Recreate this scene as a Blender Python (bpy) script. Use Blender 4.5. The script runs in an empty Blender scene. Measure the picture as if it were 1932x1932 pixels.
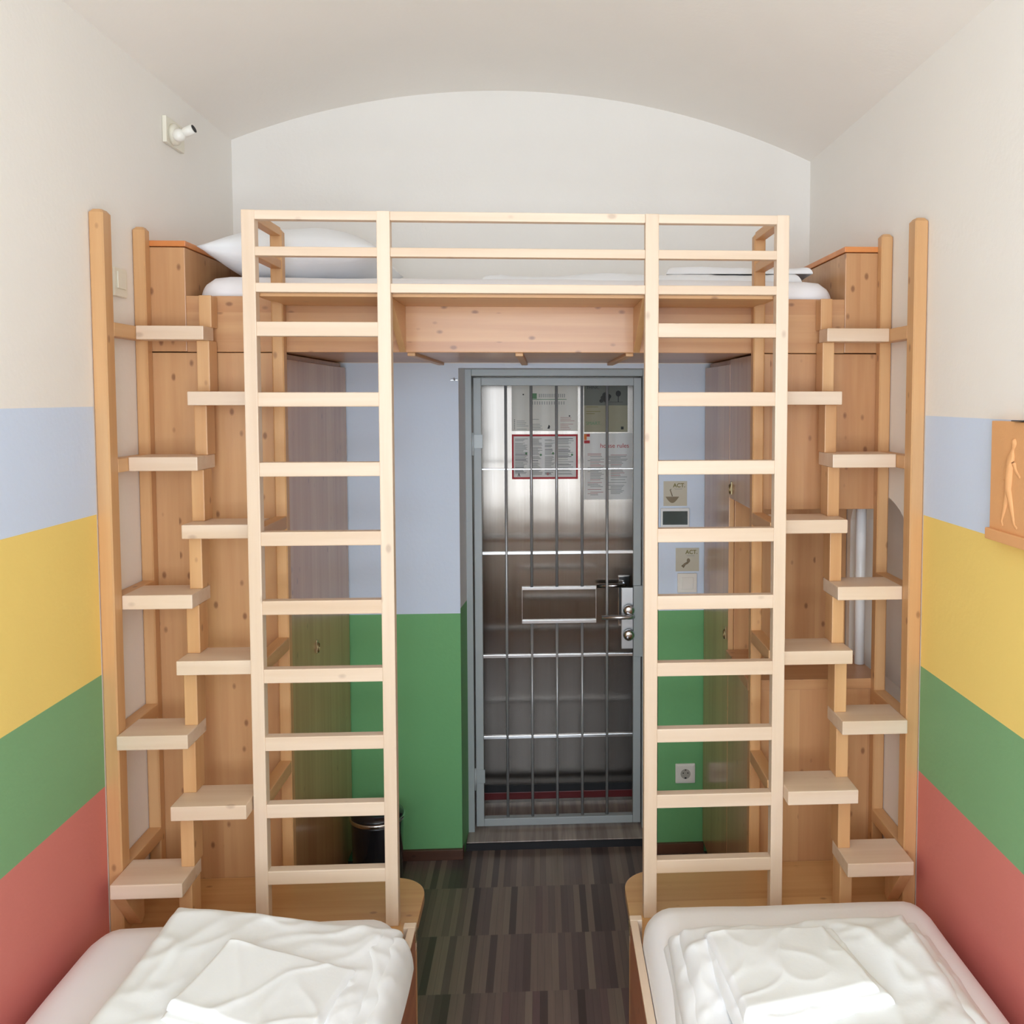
import bpy, bmesh, math, random
from mathutils import Vector, Matrix, noise
ZO = 0.055                      # the floor lies at z = 0; measured heights are relative to a level 5.5 cm above it
random.seed(7)
SC = bpy.context.scene
COL = SC.collection
PI = math.pi

# ------------------------------------------------------------------ node helpers
class NT:
    def __init__(self, name):
        self.m = bpy.data.materials.new(name); self.m.use_nodes = True
        self.t = self.m.node_tree; self.b = self.t.nodes['Principled BSDF']
    def n(self, kind, **kw):
        nd = self.t.nodes.new(kind)
        for k, v in kw.items(): setattr(nd, k, v)
        return nd
    def l(self, a, b): self.t.links.new(a, b)
    def setv(self, sock, v):
        if hasattr(v, 'is_linked') or isinstance(v, bpy.types.NodeSocket): self.l(v, sock)
        else: sock.default_value = v
    def math(self, op, a, b=None, c=None):
        nd = self.n('ShaderNodeMath', operation=op)
        for i, v in enumerate((a, b, c)):
            if v is not None: self.setv(nd.inputs[i], v)
        return nd.outputs[0]
    def vmath(self, op, a, b):
        nd = self.n('ShaderNodeVectorMath', operation=op)
        self.setv(nd.inputs[0], a); self.setv(nd.inputs[1], b)
        return nd.outputs[0]
    def mix(self, f, a, b, mode='MIX'):
        nd = self.n('ShaderNodeMix', data_type='RGBA', blend_type=mode)
        self.setv(nd.inputs[0], f); self.setv(nd.inputs[6], a); self.setv(nd.inputs[7], b)
        return nd.outputs[2]
    def noise(self, vec, scale, detail=3, rough=.55):
        nd = self.n('ShaderNodeTexNoise'); self.l(vec, nd.inputs['Vector'])
        nd.inputs['Scale'].default_value = scale; nd.inputs['Detail'].default_value = detail
        nd.inputs['Roughness'].default_value = rough
        return nd.outputs[0]
    def ramp(self, f, stops):
        nd = self.n('ShaderNodeValToRGB'); self.l(f, nd.inputs[0])
        cr = nd.color_ramp
        while len(cr.elements) < len(stops): cr.elements.new(.5)
        for e, (p, c) in zip(cr.elements, stops):
            e.position = p; e.color = c if len(c) == 4 else (*c, 1)
        return nd.outputs[0]
    def bump(self, h, strength, dist):
        nd = self.n('ShaderNodeBump'); nd.inputs['Strength'].default_value = strength
        nd.inputs['Distance'].default_value = dist; self.l(h, nd.inputs['Height'])
        self.l(nd.outputs[0], self.b.inputs['Normal'])
    def obj(self): return self.n('ShaderNodeTexCoord').outputs['Object']

def C4(c): return (c[0], c[1], c[2], 1.0)
def srgb(r, g, b):
    f = lambda u: (u/255/12.92) if u/255 <= .04045 else ((u/255+.055)/1.055)**2.4
    return (f(r), f(g), f(b))

def plain(name, col, rough=.5, metal=0., coat=0., bumpy=0.):
    t = NT(name); t.b.inputs['Roughness'].default_value = rough
    t.b.inputs['Metallic'].default_value = metal; t.b.inputs['Coat Weight'].default_value = coat
    o = t.obj(); n = t.noise(o, 18, 3)
    c = t.mix(n, C4([x*.96 for x in col]), C4([min(1, x*1.04) for x in col]))
    t.l(c, t.b.inputs['Base Color'])
    if bumpy: t.bump(t.noise(o, 140, 3), bumpy, .002)
    return t.m

def paint(name, col):
    t = NT(name); t.b.inputs['Roughness'].default_value = .6
    t.b.inputs['Specular IOR Level'].default_value = .35
    o = t.obj(); n = t.noise(o, 2.2, 4)
    c = t.mix(n, C4([x*.965 for x in col]), C4([min(1, x*1.03) for x in col]))
    t.l(c, t.b.inputs['Base Color'])
    h = t.math('ADD', t.noise(o, 60, 4), t.math('MULTIPLY', t.noise(o, 6, 2), 1.5))
    t.bump(h, .22, .003)
    return t.m

def wood(name, light, dark, axis, rough=.42, planks=None, coat=0., knot=(15., .12, .6)):
    """pine with its grain along the axis; planks = (axis across, width) for glued boards"""
    t = NT(name)
    o = t.obj()
    rnd = t.n('ShaderNodeObjectInfo').outputs['Random']
    comb = t.n('ShaderNodeCombineXYZ')
    for i, k in enumerate((13.7, 7.1, 19.3)):
        t.l(t.math('MULTIPLY', rnd, k), comb.inputs[i])
    p = t.vmath('ADD', o, comb.outputs[0])
    tone = t.math('MULTIPLY', t.math('SUBTRACT', rnd, .5), .14)
    if planks:
        sep = t.n('ShaderNodeSeparateXYZ'); t.l(p, sep.inputs[0])
        idx = t.math('FLOOR', t.math('DIVIDE', sep.outputs['XYZ'.index(planks[0])], planks[1]))
        wn = t.n('ShaderNodeTexWhiteNoise', noise_dimensions='1D'); t.l(idx, wn.inputs['W'])
        tone = t.math('ADD', tone, t.math('MULTIPLY', t.math('SUBTRACT', wn.outputs[0], .5), .2))
        off = t.n('ShaderNodeCombineXYZ')
        for i in range(3): t.l(t.math('MULTIPLY', wn.outputs[0], 5.3+i*3), off.inputs[i])
        p = t.vmath('ADD', p, off.outputs[0])
    sc = [26., 26., 26.]; sc['XYZ'.index(axis)] = 1.3
    g = t.vmath('MULTIPLY', p, tuple(sc))
    n1 = t.noise(g, 1.0, 4, .6)
    sc2 = [9., 9., 9.]; sc2['XYZ'.index(axis)] = .5
    n2 = t.noise(t.vmath('MULTIPLY', p, tuple(sc2)), 1.0, 2)
    f = t.math('ADD', t.math('ADD', t.math('MULTIPLY', n1, .5), t.math('MULTIPLY', n2, .5)), tone)
    col = t.ramp(f, [(.30, dark), (.66, light)])
    # knots: sparse dark ovals
    sk = [1., 1., 1.]; sk['XYZ'.index(axis)] = .6
    vo = t.n('ShaderNodeTexVoronoi', feature='F1'); vo.inputs['Scale'].default_value = knot[0]
    t.l(t.vmath('MULTIPLY', p, tuple(sk)), vo.inputs['Vector'])
    kd = t.ramp(vo.outputs['Distance'], [(knot[1]*.45, (1, 1, 1)), (knot[1], (0, 0, 0))])
    kmask = t.math('MULTIPLY', kd, knot[2])
    col = t.mix(kmask, col, C4([dark[0]*.42, dark[1]*.34, dark[2]*.34]))
    t.l(col, t.b.inputs['Base Color'])
    t.b.inputs['Roughness'].default_value = rough
    t.b.inputs['Coat Weight'].default_value = coat; t.b.inputs['Coat Roughness'].default_value = .16
    t.bump(n1, .12, .0015)
    return t.m

PALE = (srgb(227, 206, 184), srgb(208, 179, 150))
MIDW = (srgb(215, 171, 122), srgb(194, 143, 94))
PANW = (srgb(206, 160, 113), srgb(181, 128, 85))
M = {}
for ax in 'XYZ':
    M['pale'+ax] = wood('pale_pine_'+ax.lower(), *PALE, ax, knot=(11., .105, .4))
    M['mid'+ax] = wood('honey_pine_'+ax.lower(), *MIDW, ax)
    M['pan'+ax] = wood('varnished_pine_'+ax.lower(), *PANW, ax, rough=.36, coat=.15,
                       planks={'Z': ('X', .11), 'X': ('Z', .085), 'Y': ('X', .11)}[ax], knot=(20., .165, .75))
M['sideZ'] = wood('varnished_pine_side', *PANW, 'Z', rough=.32, coat=.55, planks=('Y', .12))
M['tabX'] = wood('bench_pine', srgb(216, 172, 116), srgb(190, 138, 84), 'X', rough=.3, coat=.3, planks=('Y', .09))
M['bedY'] = wood('bed_side_pine', srgb(198, 130, 92), srgb(150, 90, 62), 'Y', rough=.35, coat=.2)
M['cap'] = wood('orange_pine_cap', srgb(222, 146, 84), srgb(200, 120, 62), 'X', rough=.35)
M['cream'] = paint('cream_wall_paint', srgb(241, 237, 231))
M['ceil'] = paint('ceiling_paint', srgb(243, 238, 231))
M['grey'] = M['cream']
M['reveal'] = paint('grey_reveal_paint', srgb(232, 236, 242))
M['blue'] = paint('pale_blue_paint', srgb(210, 224, 246))
M['yellow'] = paint('yellow_paint', srgb(244, 214, 124))
M['green'] = paint('green_paint', srgb(126, 172, 124))
M['red'] = paint('red_paint', srgb(212, 126, 117))
M['bblue'] = paint('back_wall_blue_paint', srgb(218, 232, 250))
M['bgreen'] = paint('back_wall_green_paint', srgb(116, 180, 120))
M['white'] = plain('white_plastic', srgb(238, 236, 228), .35)
M['cream_plastic'] = plain('cream_plastic', srgb(233, 228, 212), .4)
M['dark'] = plain('dark_gap', (.012, .012, .014), .6)
M['blackpl'] = plain('black_enamel', (.012, .012, .015), .22, coat=.5)
M['chrome'] = plain('chrome', (.72, .72, .72), .14, 1.)
M['bar'] = plain('bar_steel', (.36, .36, .36), .3, .35)
M['cross'] = plain('crossbar_steel', (.6, .6, .6), .22, .9)
M['brushed'] = plain('brushed_steel_plate', (.5, .5, .5), .38, 1.)
M['gate'] = plain('grey_gate_paint', srgb(168, 174, 175), .42, .0)
M['hinge'] = plain('pale_hinge_paint', srgb(196, 204, 206), .4)
M['brass'] = plain('dull_brass', (.45, .36, .2), .35, 1.)
M['terra'] = plain('terracotta', srgb(224, 166, 112), .7, bumpy=.25)
M['basebrown'] = wood('dark_brown_skirting', srgb(110, 72, 52), srgb(76, 48, 36), 'X', rough=.4)
M['paper'] = plain('paper', srgb(226, 222, 212), .6)
M['paperw'] = plain('white_paper', srgb(232, 230, 226), .6)
M['paperg'] = plain('grey_print', srgb(112, 114, 104), .6)
M['papero'] = plain('olive_print', srgb(160, 154, 128), .6)
M['inkgrey'] = plain('grey_ink', srgb(158, 158, 154), .7)
M['inkdark'] = plain('dark_ink', srgb(56, 56, 54), .7)
M['inkpink'] = plain('pink_ink', srgb(190, 146, 142), .7)
M['inkred'] = plain('red_ink', srgb(186, 36, 44), .6)
M['inkorange'] = plain('orange_ink', srgb(222, 120, 40), .6)
M['inkgreen'] = plain('green_ink', srgb(110, 150, 112), .7)
M['inkolive'] = plain('olive_ink', srgb(122, 116, 58), .7)
M['sticker'] = plain('beige_sticker', srgb(200, 196, 178), .55)
M['screen'] = plain('dark_display', srgb(40, 54, 46), .25)
M['pipe'] = plain('white_pipe_enamel', srgb(242, 242, 240), .3)

def cloth(name, col, s=34):
    t = NT(name); o = t.obj()
    t.b.inputs['Base Color'].default_value = C4(col); t.b.inputs['Roughness'].default_value = .85
    t.b.inputs['Sheen Weight'].default_value = .15
    h = t.math('ADD', t.noise(o, 11, 5, .6), t.math('MULTIPLY', t.noise(o, s, 4), .3))
    t.bump(h, .2, .006)
    return t.m
M['sheet'] = cloth('white_sheet', srgb(240, 238, 240))
M['linen'] = cloth('white_linen', srgb(234, 235, 237))

def floor_mat():
    t = NT('dark_lamella_parquet'); o = t.obj()
    sep = t.n('ShaderNodeSeparateXYZ'); t.l(o, sep.inputs[0])
    row = t.math('FLOOR', t.math('DIVIDE', t.math('ADD', sep.outputs[1], .02), .318))
    w = t.math('ADD', t.math('DIVIDE', sep.outputs[0], .0235), t.math('MULTIPLY', row, .37))
    st = t.math('FLOOR', w)
    cb = t.n('ShaderNodeCombineXYZ'); t.l(st, cb.inputs[0]); t.l(row, cb.inputs[1])
    wn = t.n('ShaderNodeTexWhiteNoise', noise_dimensions='2D'); t.l(cb.outputs[0], wn.inputs['Vector'])
    col = t.ramp(wn.outputs[0], [(0, srgb(72, 58, 54)), (.3, srgb(106, 88, 84)), (.6, srgb(130, 111, 100)), (.85, srgb(140, 124, 110)), (1, srgb(112, 87, 85))])
    gn = t.noise(t.vmath('MULTIPLY', o, (90., 5., 1.)), 1, 3)
    col = t.mix(t.math('MULTIPLY', gn, .35), col, C4(srgb(42, 33, 30)))
    fr = t.math('ABSOLUTE', t.math('SUBTRACT', t.math('FRACT', w), .5))
    line = t.math('GREATER_THAN', fr, .47)
    col = t.mix(t.math('MULTIPLY', line, .35), col, C4(srgb(28, 22, 20)))
    t.l(col, t.b.inputs['Base Color']); t.b.inputs['Roughness'].default_value = .28
    t.bump(gn, .05, .001)
    return t.m
M['floor'] = floor_mat()

def thresh_mat():
    t = NT('taupe_threshold'); o = t.obj()
    n = t.noise(t.vmath('MULTIPLY', o, (38., 2., 2.)), 1, 3)
    t.l(t.ramp(n, [(.3, srgb(128, 112, 103)), (.7, srgb(182, 168, 156))]), t.b.inputs['Base Color'])
    t.b.inputs['Roughness'].default_value = .3
    return t.m
M['thresh'] = thresh_mat()

def steel_mat():
    t = NT('brushed_stainless_sheet'); o = t.obj()
    t.b.inputs['Metallic'].default_value = 1.
    n = t.noise(t.vmath('MULTIPLY', o, (160., 1., 3.)), 1, 3)
    t.l(t.mix(n, C4((.215, .186, .160)), C4((.275, .245, .215))), t.b.inputs['Base Color'])
    t.b.inputs['Roughness'].default_value = .26
    t.b.inputs['Anisotropic'].default_value = .9
    tg = t.n('ShaderNodeTangent', direction_type='UV_MAP'); t.l(tg.outputs[0], t.b.inputs['Tangent'])
    t.b.inputs['Anisotropic Rotation'].default_value = 0.0
    w = t.noise(t.vmath('MULTIPLY', o, (2.2, 1., 5.)), 1, 2)
    t.bump(w, .05, .02)
    return t.m
M['steel'] = steel_mat()

def glass_mat():
    t = NT('window_glass'); t.b.inputs['Transmission Weight'].default_value = 1.
    t.b.inputs['Roughness'].default_value = .0; t.b.inputs['IOR'].default_value = 1.45
    return t.m
M['glass'] = glass_mat()

# ------------------------------------------------------------------ mesh helpers
class MB:
    def __init__(self): self.bm = bmesh.new(); self.mi = 0
    def _tag(self, faces, smooth=False):
        for f in faces: f.material_index = self.mi; f.smooth = smooth
    def box(self, x0, x1, y0, y1, z0, z1, bev=.0):
        r = bmesh.ops.create_cube(self.bm, size=1.0)
        vs = r['verts']
        for v in vs: v.co = Vector(((x0+x1)/2+v.co.x*(x1-x0), (y0+y1)/2+v.co.y*(y1-y0), (z0+z1)/2+v.co.z*(z1-z0)))
        fs = list({f for v in vs for f in v.link_faces})
        if bev:
            es = list({e for v in vs for e in v.link_edges})
            rr = bmesh.ops.bevel(self.bm, geom=es, offset=bev, segments=2, affect='EDGES', profile=.6)
            fs = [f for f in fs if f.is_valid] + rr['faces']
        self._tag(set(fs)); return self
    def prism(self, pts, axis, a, b, bev=0.):
        """polygon pts in the plane across axis, extruded from a to b along it"""
        def P(p, t):
            return {'X': (t, p[0], p[1]), 'Y': (p[0], t, p[1]), 'Z': (p[0], p[1], t)}[axis]
        v0 = [self.bm.verts.new(P(p, a)) for p in pts]; v1 = [self.bm.verts.new(P(p, b)) for p in pts]
        n = len(pts); fs = [self.bm.faces.new(v0[::-1]), self.bm.faces.new(v1)]
        for i in range(n): fs.append(self.bm.faces.new((v0[i], v0[(i+1) % n], v1[(i+1) % n], v1[i])))
        bmesh.ops.recalc_face_normals(self.bm, faces=fs)
        if bev:
            es = [e for e in {e for f in fs for e in f.edges} if e.calc_face_angle(0) > .5]
            rr = bmesh.ops.bevel(self.bm, geom=es, offset=bev, segments=2, affect='EDGES', profile=.6)
            fs = [f for f in fs if f.is_valid] + rr['faces']
        self._tag(set(fs)); return self
    def quad(self, *pts):
        f = self.bm.faces.new([self.bm.verts.new(p) for p in pts]); self._tag([f]); return f
    def tube(self, pts, r, seg=12, caps=True, closed=False):
        pts = [Vector(p) for p in pts]; rs = r if isinstance(r, (list, tuple)) else [r]*len(pts)
        rings = []; n = len(pts)
        for i, p in enumerate(pts):
            if closed: d = pts[(i+1) % n]-pts[i-1]
            else: d = pts[min(i+1, n-1)]-pts[max(i-1, 0)]
            d.normalize(); up = Vector((0, 0, 1)) if abs(d.z) < .9 else Vector((1, 0, 0))
            u = d.cross(up).normalized(); w = u.cross(d)
            rings.append([self.bm.verts.new(p+rs[i]*(u*math.cos(2*PI*k/seg)+w*math.sin(2*PI*k/seg))) for k in range(seg)])
        fs = []
        for i in range(n if closed else n-1):
            a, b = rings[i], rings[(i+1) % n]
            for k in range(seg): fs.append(self.bm.faces.new((a[k], a[(k+1) % seg], b[(k+1) % seg], b[k])))
        self._tag(fs, True)
        if caps and not closed:
            self._tag([self.bm.faces.new(rings[0][::-1]), self.bm.faces.new(rings[-1])])
        return self
    def lathe(self, prof, c, seg=40, axis='Z'):
        """profile [(r, h)], revolved about axis through c"""
        rings = []
        for r, h in prof:
            ring = []
            for k in range(seg):
                a = 2*PI*k/seg; u, w = r*math.cos(a), r*math.sin(a)
                d = {'Z': (u, w, h), 'Y': (u, h, w), 'X': (h, u, w)}[axis]
                ring.append(self.bm.verts.new(Vector(c)+Vector(d)))
            rings.append(ring)
        fs = []
        for a, b in zip(rings, rings[1:]):
            for k in range(seg): fs.append(self.bm.faces.new((a[k], a[(k+1) % seg], b[(k+1) % seg], b[k])))
        self._tag(fs, True)
        ends = []
        if prof[0][0] > 1e-4: ends.append(self.bm.faces.new(rings[0][::-1]))
        if prof[-1][0] > 1e-4: ends.append(self.bm.faces.new(rings[-1]))
        self._tag(ends); return self
    def ball(self, c, r, sx=1, sy=1, sz=1):
        q = bmesh.ops.create_uvsphere(self.bm, u_segments=20, v_segments=12, radius=r)
        for v in q['verts']: v.co = Vector((v.co.x*sx, v.co.y*sy, v.co.z*sz))+Vector(c)
        self._tag({f for v in q['verts'] for f in v.link_faces}, True); return self
    def build(self, name, mats, parent=None, origin=None, recalc=True):
        me = bpy.data.meshes.new(name)
        if recalc: bmesh.ops.recalc_face_normals(self.bm, faces=self.bm.faces[:])
        self.bm.to_mesh(me); self.bm.free()
        for m in (mats if isinstance(mats, (list, tuple)) else [mats]): me.materials.append(m)
        o = bpy.data.objects.new(name, me); COL.objects.link(o)
        base = Vector((0, 0, 0))
        if parent is not None:
            base = parent['_w'].to_list() if hasattr(parent['_w'], 'to_list') else parent['_w']
            base = Vector(base)
        org = Vector((origin[0], origin[1], origin[2]+ZO)) if origin else (base if parent is not None else Vector((0, 0, 0)))
        for v in me.vertices: v.co = v.co+Vector((0, 0, ZO))-org
        o['_w'] = list(org)
        if parent is not None: o.parent = parent; o.location = org-base
        else: o.location = org
        return o

def tag(o, label=None, cat=None, group=None, kind=None):
    if label: o['label'] = label
    if cat: o['category'] = cat
    if group: o['group'] = group
    if kind: o['kind'] = kind
    return o
def thing(name, loc, label, cat, group=None):
    e = bpy.data.objects.new(name, None); COL.objects.link(e); e.empty_display_size = .1
    e.location = (loc[0], loc[1], loc[2]+ZO); e['_w'] = list(e.location)
    return tag(e, label, cat, group)
def struct(o, label=None): return tag(o, label, kind='structure')
def box(name, m, parent, *d, bev=.0025, **k): return MB().box(*d, bev=bev).build(name, m, parent, **k)

FL = -.055
XW = 1.137           # half width of the cell
YB = 1.17            # door wall
YF = -3.25           # window wall behind the camera

# ================================================================== THE ROOM
f = MB().box(-1.4, 1.4, YF-.2, 1.75, FL-.12, FL).build('floor', M['floor']); struct(f, 'dark brown parquet floor of narrow strips')
def spring(x): return 2.797-.0228*x
def vault(x):
    R = 2.925
    return spring(x)+.23-(R-math.sqrt(R*R-x*x))
mb = MB(); NX = 40
xs = [-XW+2*XW*i/NX for i in range(NX+1)]
va = [[mb.bm.verts.new((x, y, vault(x))) for x in xs] for y in (YF, YB)]
for i in range(NX): mb._tag([mb.bm.faces.new((va[0][i], va[1][i], va[1][i+1], va[0][i+1]))], True)
ceil = mb.build('ceiling', M['ceil']); struct(ceil, 'off-white barrel vaulted ceiling')
sm = ceil.modifiers.new('thick', 'SOLIDIFY'); sm.thickness = .15; sm.use_rim = False; sm.offset = 1 if ceil.data.polygons[0].normal.z > 0 else -1

def side_wall(name, x, bands, label, niche=None):
    mb = MB(); xo = x*1.0
    mats = [M['cream'], M['blue'], M['yellow'], M['green'], M['red'], M['grey']]
    top = vault(x)
    lv = [FL]+bands[::-1]+[top]          # floor, red|green, green|yellow, yellow|blue, blue|white, top
    for k, mi in enumerate((4, 3, 2, 1, 0)):
        mb.mi = mi; mb.quad((x, YF, lv[k]), (x, 0, lv[k]), (x, 0, lv[k+1]), (x, YF, lv[k+1]))
    zc = bands[0]
    mb.mi = 0; mb.quad((x, 0, zc), (x, YB, zc), (x, YB, top), (x, 0, top))
    mb.mi = 5
    if not niche:
        mb.quad((x, 0, FL), (x, YB, FL), (x, YB, zc), (x, 0, zc))
    else:
        y0, y1, zs, zr, rise, dep = niche
        N = 14; ys = [y0+(y1-y0)*i/N for i in range(N+1)]
        za = [zr+rise*math.sqrt(max(0, 1-((y-(y0+y1)/2)/((y1-y0)/2))**2)) for y in ys]
        mb.quad((x, 0, FL), (x, y0, FL), (x, y0, zc), (x, 0, zc))
        mb.quad((x, y1, FL), (x, YB, FL), (x, YB, zc), (x, y1, zc))
        mb.quad((x, y0, FL), (x, y1, FL), (x, y1, zs), (x, y0, zs))
        xd = x+dep
        for i in range(N):
            mb.quad((x, ys[i], za[i]), (x, ys[i+1], za[i+1]), (x, ys[i+1], zc), (x, ys[i], zc))
            mb.quad((x, ys[i], za[i]), (x, ys[i+1], za[i+1]), (xd, ys[i+1], za[i+1]), (xd, ys[i], za[i]))
            mb.quad((xd, ys[i], zs), (xd, ys[i+1], zs), (xd, ys[i+1], za[i+1]), (xd, ys[i], za[i]))
        mb.quad((x, y0, zs), (x, y1, zs), (xd, y1, zs-.0), (xd, y0, zs-.0))
        mb.quad((x, y0, zs), (xd, y0, zs), (xd, y0, zr), (x, y0, zr))
        mb.quad((x, y1, zs), (xd, y1, zs), (xd, y1, zr), (x, y1, zr))
    bmesh.ops.remove_doubles(mb.bm, verts=mb.bm.verts[:], dist=1e-5)
    # an outer skin gives the wall its thickness
    s = 1 if x > 0 else -1
    mb.mi = 0; mb.box(x+s*.16, x+s*.22, YF, YB+.3, FL, top+.1)
    return struct(mb.build(name, mats, recalc=False), label)
side_wall('wall_left', -XW, [1.8045, 1.515, 1.077, .767], 'left wall with blue yellow green and red bands under cream')
side_wall('wall_right', XW, [1.777, 1.496, 1.063, .758], 'right wall with blue yellow green and red bands under cream', niche=(.10, .62, .87, 1.40, .125, .1))

# door wall with its deep reveal
mb = MB(); mats = [M['cream'], M['bblue'], M['bgreen'], M['gate'], M['reveal']]
DL, DR, DT, ZG, ZU = -.273, .53, 1.945, .9585, 1.9635
def col(x0, x1, z0, z1, mi): mb.mi = mi; mb.quad((x0, YB, z0), (x1, YB, z0), (x1, YB, z1), (x0, YB, z1))
for i in range(NX):
    mb.mi = 0; mb.quad((xs[i], YB, ZU), (xs[i+1], YB, ZU), (xs[i+1], YB, vault(xs[i+1])), (xs[i], YB, vault(xs[i])))
for a, b in ((-XW, DL), (DR, XW)):
    col(a, b, ZG, ZU, 1); col(a, b, FL, ZG, 2)
col(DL, DR, DT, ZU, 1)
for x, x2 in ((DL, -.259), (DR, .522)):
    for z0, z1, mi in ((FL, ZG+.02, 2), (ZG+.02, DT, 4)):
        mb.mi = mi; mb.quad((x, YB, z0), (x2, 1.33, z0), (x2, 1.33, z1), (x, YB, z1))
        mb.mi = 3; mb.quad((x2, 1.33, z0), (x2, 1.75, z0), (x2, 1.75, z1), (x2, 1.33, z1))
mb.mi = 4; mb.quad((DL, YB, DT), (DR, YB, DT), (.522, 1.33, DT), (-.259, 1.33, DT))
mb.mi = 3; mb.quad((-.259, 1.33, DT), (.522, 1.33, DT), (.522, 1.75, DT), (-.259, 1.75, DT))
mb.mi = 0; mb.box(-XW-.1, DL-.05, YB+.25, YB+.5, FL, 3.2); mb.box(DR+.05, XW+.1, YB+.25, YB+.5, FL, 3.2); mb.box(DL-.05, DR+.05, YB+.25, YB+.5, DT+.05, 3.2)
struct(mb.build('wall_back', mats, recalc=False), 'door wall, cream above the bunk, pale blue over green below it')
# window wall behind the viewer
mb = MB(); WX, WZ0, WZ1 = .80, .72, 2.62
for a, b, z0, z1 in ((-XW, -WX, FL, 3.05), (WX, XW, FL, 3.05), (-WX, WX, FL, WZ0), (-WX, WX, WZ1, 3.05)):
    mb.box(a, b, YF-.25, YF, z0, z1)
struct(mb.build('wall_front', M['cream']), 'cream wall with the window, opposite the door')
mb = MB()
for a, b, z0, z1 in ((-WX, -WX+.06, WZ0, WZ1), (WX-.06, WX, WZ0, WZ1), (-WX+.061, WX-.061, WZ0, WZ0+.06), (-WX+.061, WX-.061, WZ1-.06, WZ1), (-.035, .035, WZ0+.061, WZ1-.061)):
    mb.box(a, b, YF-.17, YF-.11, z0, z1, .003)
win = struct(mb.build('window_1', M['white']), 'white framed window opposite the door')
for s in (-1, 1): box('window_pane', M['glass'], win, min(s*.035, s*(WX-.06)), max(s*.035, s*(WX-.06)), YF-.145, YF-.137, WZ0+.06, WZ1-.06, bev=0)
box('window_sill', M['white'], win, -WX, WX, YF-.11, YF+.06, WZ0-.02, WZ0+.012)
# skirting and threshold
sk = MB().box(-.715, DL+.004, YB-.016, YB, FL, -.012, .002).box(DL-.012, DL+.004, YB, 1.33, FL, -.012, .002).build('baseboard_left', M['basebrown']); struct(sk, 'dark brown skirting left of the door')
sk = MB().box(DR-.004, .72, YB-.016, YB, FL, -.012, .002).build('baseboard_right', M['basebrown']); struct(sk, 'dark brown skirting right of the door')
tb = MB().box(-.262, .525, 1.235, 1.74, FL, -.022, .003); tb.mi = 1; tb.box(-.262, .525, 1.2275, 1.2347, FL, -.026)  # dark strip before the riser paints in the shadow line at its foot
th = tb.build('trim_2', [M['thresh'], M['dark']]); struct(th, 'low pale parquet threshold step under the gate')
# door frame (painted steel angle)
mb = MB().box(-.262, -.234, 1.325, 1.43, FL, 1.945, .002).box(.481, .523, 1.325, 1.43, FL, 1.945, .002).box(-.2335, .4805, 1.326, 1.429, 1.917, 1.945, .002)
struct(mb.build('trim_1', M['gate']), 'grey painted steel door frame in the deep reveal')
# stainless door behind the gate
dd = MB(); dd.box(-.262, .525, 1.605, 1.66, -.022, 1.945)
uv = dd.bm.loops.layers.uv.new('UVMap')
for fc in dd.bm.faces:
    for lp in fc.loops: lp[uv].uv = (lp.vert.co.x+.5, lp.vert.co.z/2)
door = struct(dd.build('door_1', M['steel']), 'reflective stainless steel cell door behind the bars')
box('kick_strip', plain('dark_red_strip', srgb(96, 22, 24), .4), door, -.24, .5, 1.596, 1.606, -.004, .03)
MB().box(-.262, .525, 1.598, 1.606, .03, .062).build('door_seal', M['dark'], door)
mb = MB().box(.40, .452, 1.592, 1.606, .79, 1.02, .003).tube([(.425, 1.60, .985), (.425, 1.56, .985), (.415, 1.552, .985), (.30, 1.552, .985)], .009)
mb.build('door_handle', M['chrome'], door)
struct(MB().tube([(XW-.02, .455, .938), (XW-.02, .455, 1.4765)], .017, 16).build('trim_3', M['pipe']), 'white heating pipe up the wall in the open compartment')

# ================================================================== BARRED GATE
g0, g1 = 1.345, 1.38
gate = thing('barred_gate', (.123, 1.36, -.008), 'grey barred gate with steel crossbars and food slot in the doorway', 'gate')
mb = MB()
for a, b, z0, z1 in ((-.228, -.195, -.008, 1.911), (.444, .477, -.008, 1.911), (-.195, .444, 1.877, 1.911), (-.195, .444, -.008, .025)):
    mb.box(a, b, g0, g1, z0, z1, .003)
mb.build('gate_frame', M['gate'], gate)
yb = 1.362
hz = [1.526, 1.169, .726, .374]
for k, bx in enumerate((-.094, .0125, .119, .2265, .333)):
    for z0, z1 in (((.022, 1.88),) if k in (0, 4) else ((.022, .872), (1.022, 1.88))):
        MB().tube([(bx, yb, z0), (bx, yb, z1)], .0062, 14).build('gate_bar', M['bar'], gate)
for z in hz:
    hh = .003 if z > 1.4 else .0065
    MB().box(-.197, .446, yb-.004, yb+.014, z-hh, z+hh, .0015).build('crossbar', M['cross'], gate)
mb = MB()
for a, b, z0, z1 in ((-.03, .287, 1.012, 1.024), (-.03, .287, .868, .882), (-.030, -.027, .882, 1.012), (.284, .287, .882, 1.012)):
    mb.box(a, b, yb-.012, yb+.012, z0, z1, .001)
mb.build('food_slot', M['cross'], gate)
box('bolt_plate', M['gate'], gate, .444, .492, g0-.012, g1-.004, .722, 1.028, bev=.003)
box('lock_plate', M['brushed'], gate, .394, .446, yb-.006, yb+.012, .75, 1.015, bev=.003)
for kz in (.923, .817):
    MB().lathe([(.011, 0), (.011, -.012), (.02, -.016), (.025, -.024), (.022, -.034), (.012, -.038), (0, -.038)], (.425, yb-.006, kz), 28, 'Y').build('knob', M['chrome'], gate)
mb = MB().tube([(.44, yb, .899), (.44, yb-.045, .899), (.43, yb-.052, .899), (.307, yb-.052, .899)], .0095, 14)
mb.build('lever_handle', M['cross'], gate)
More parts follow.
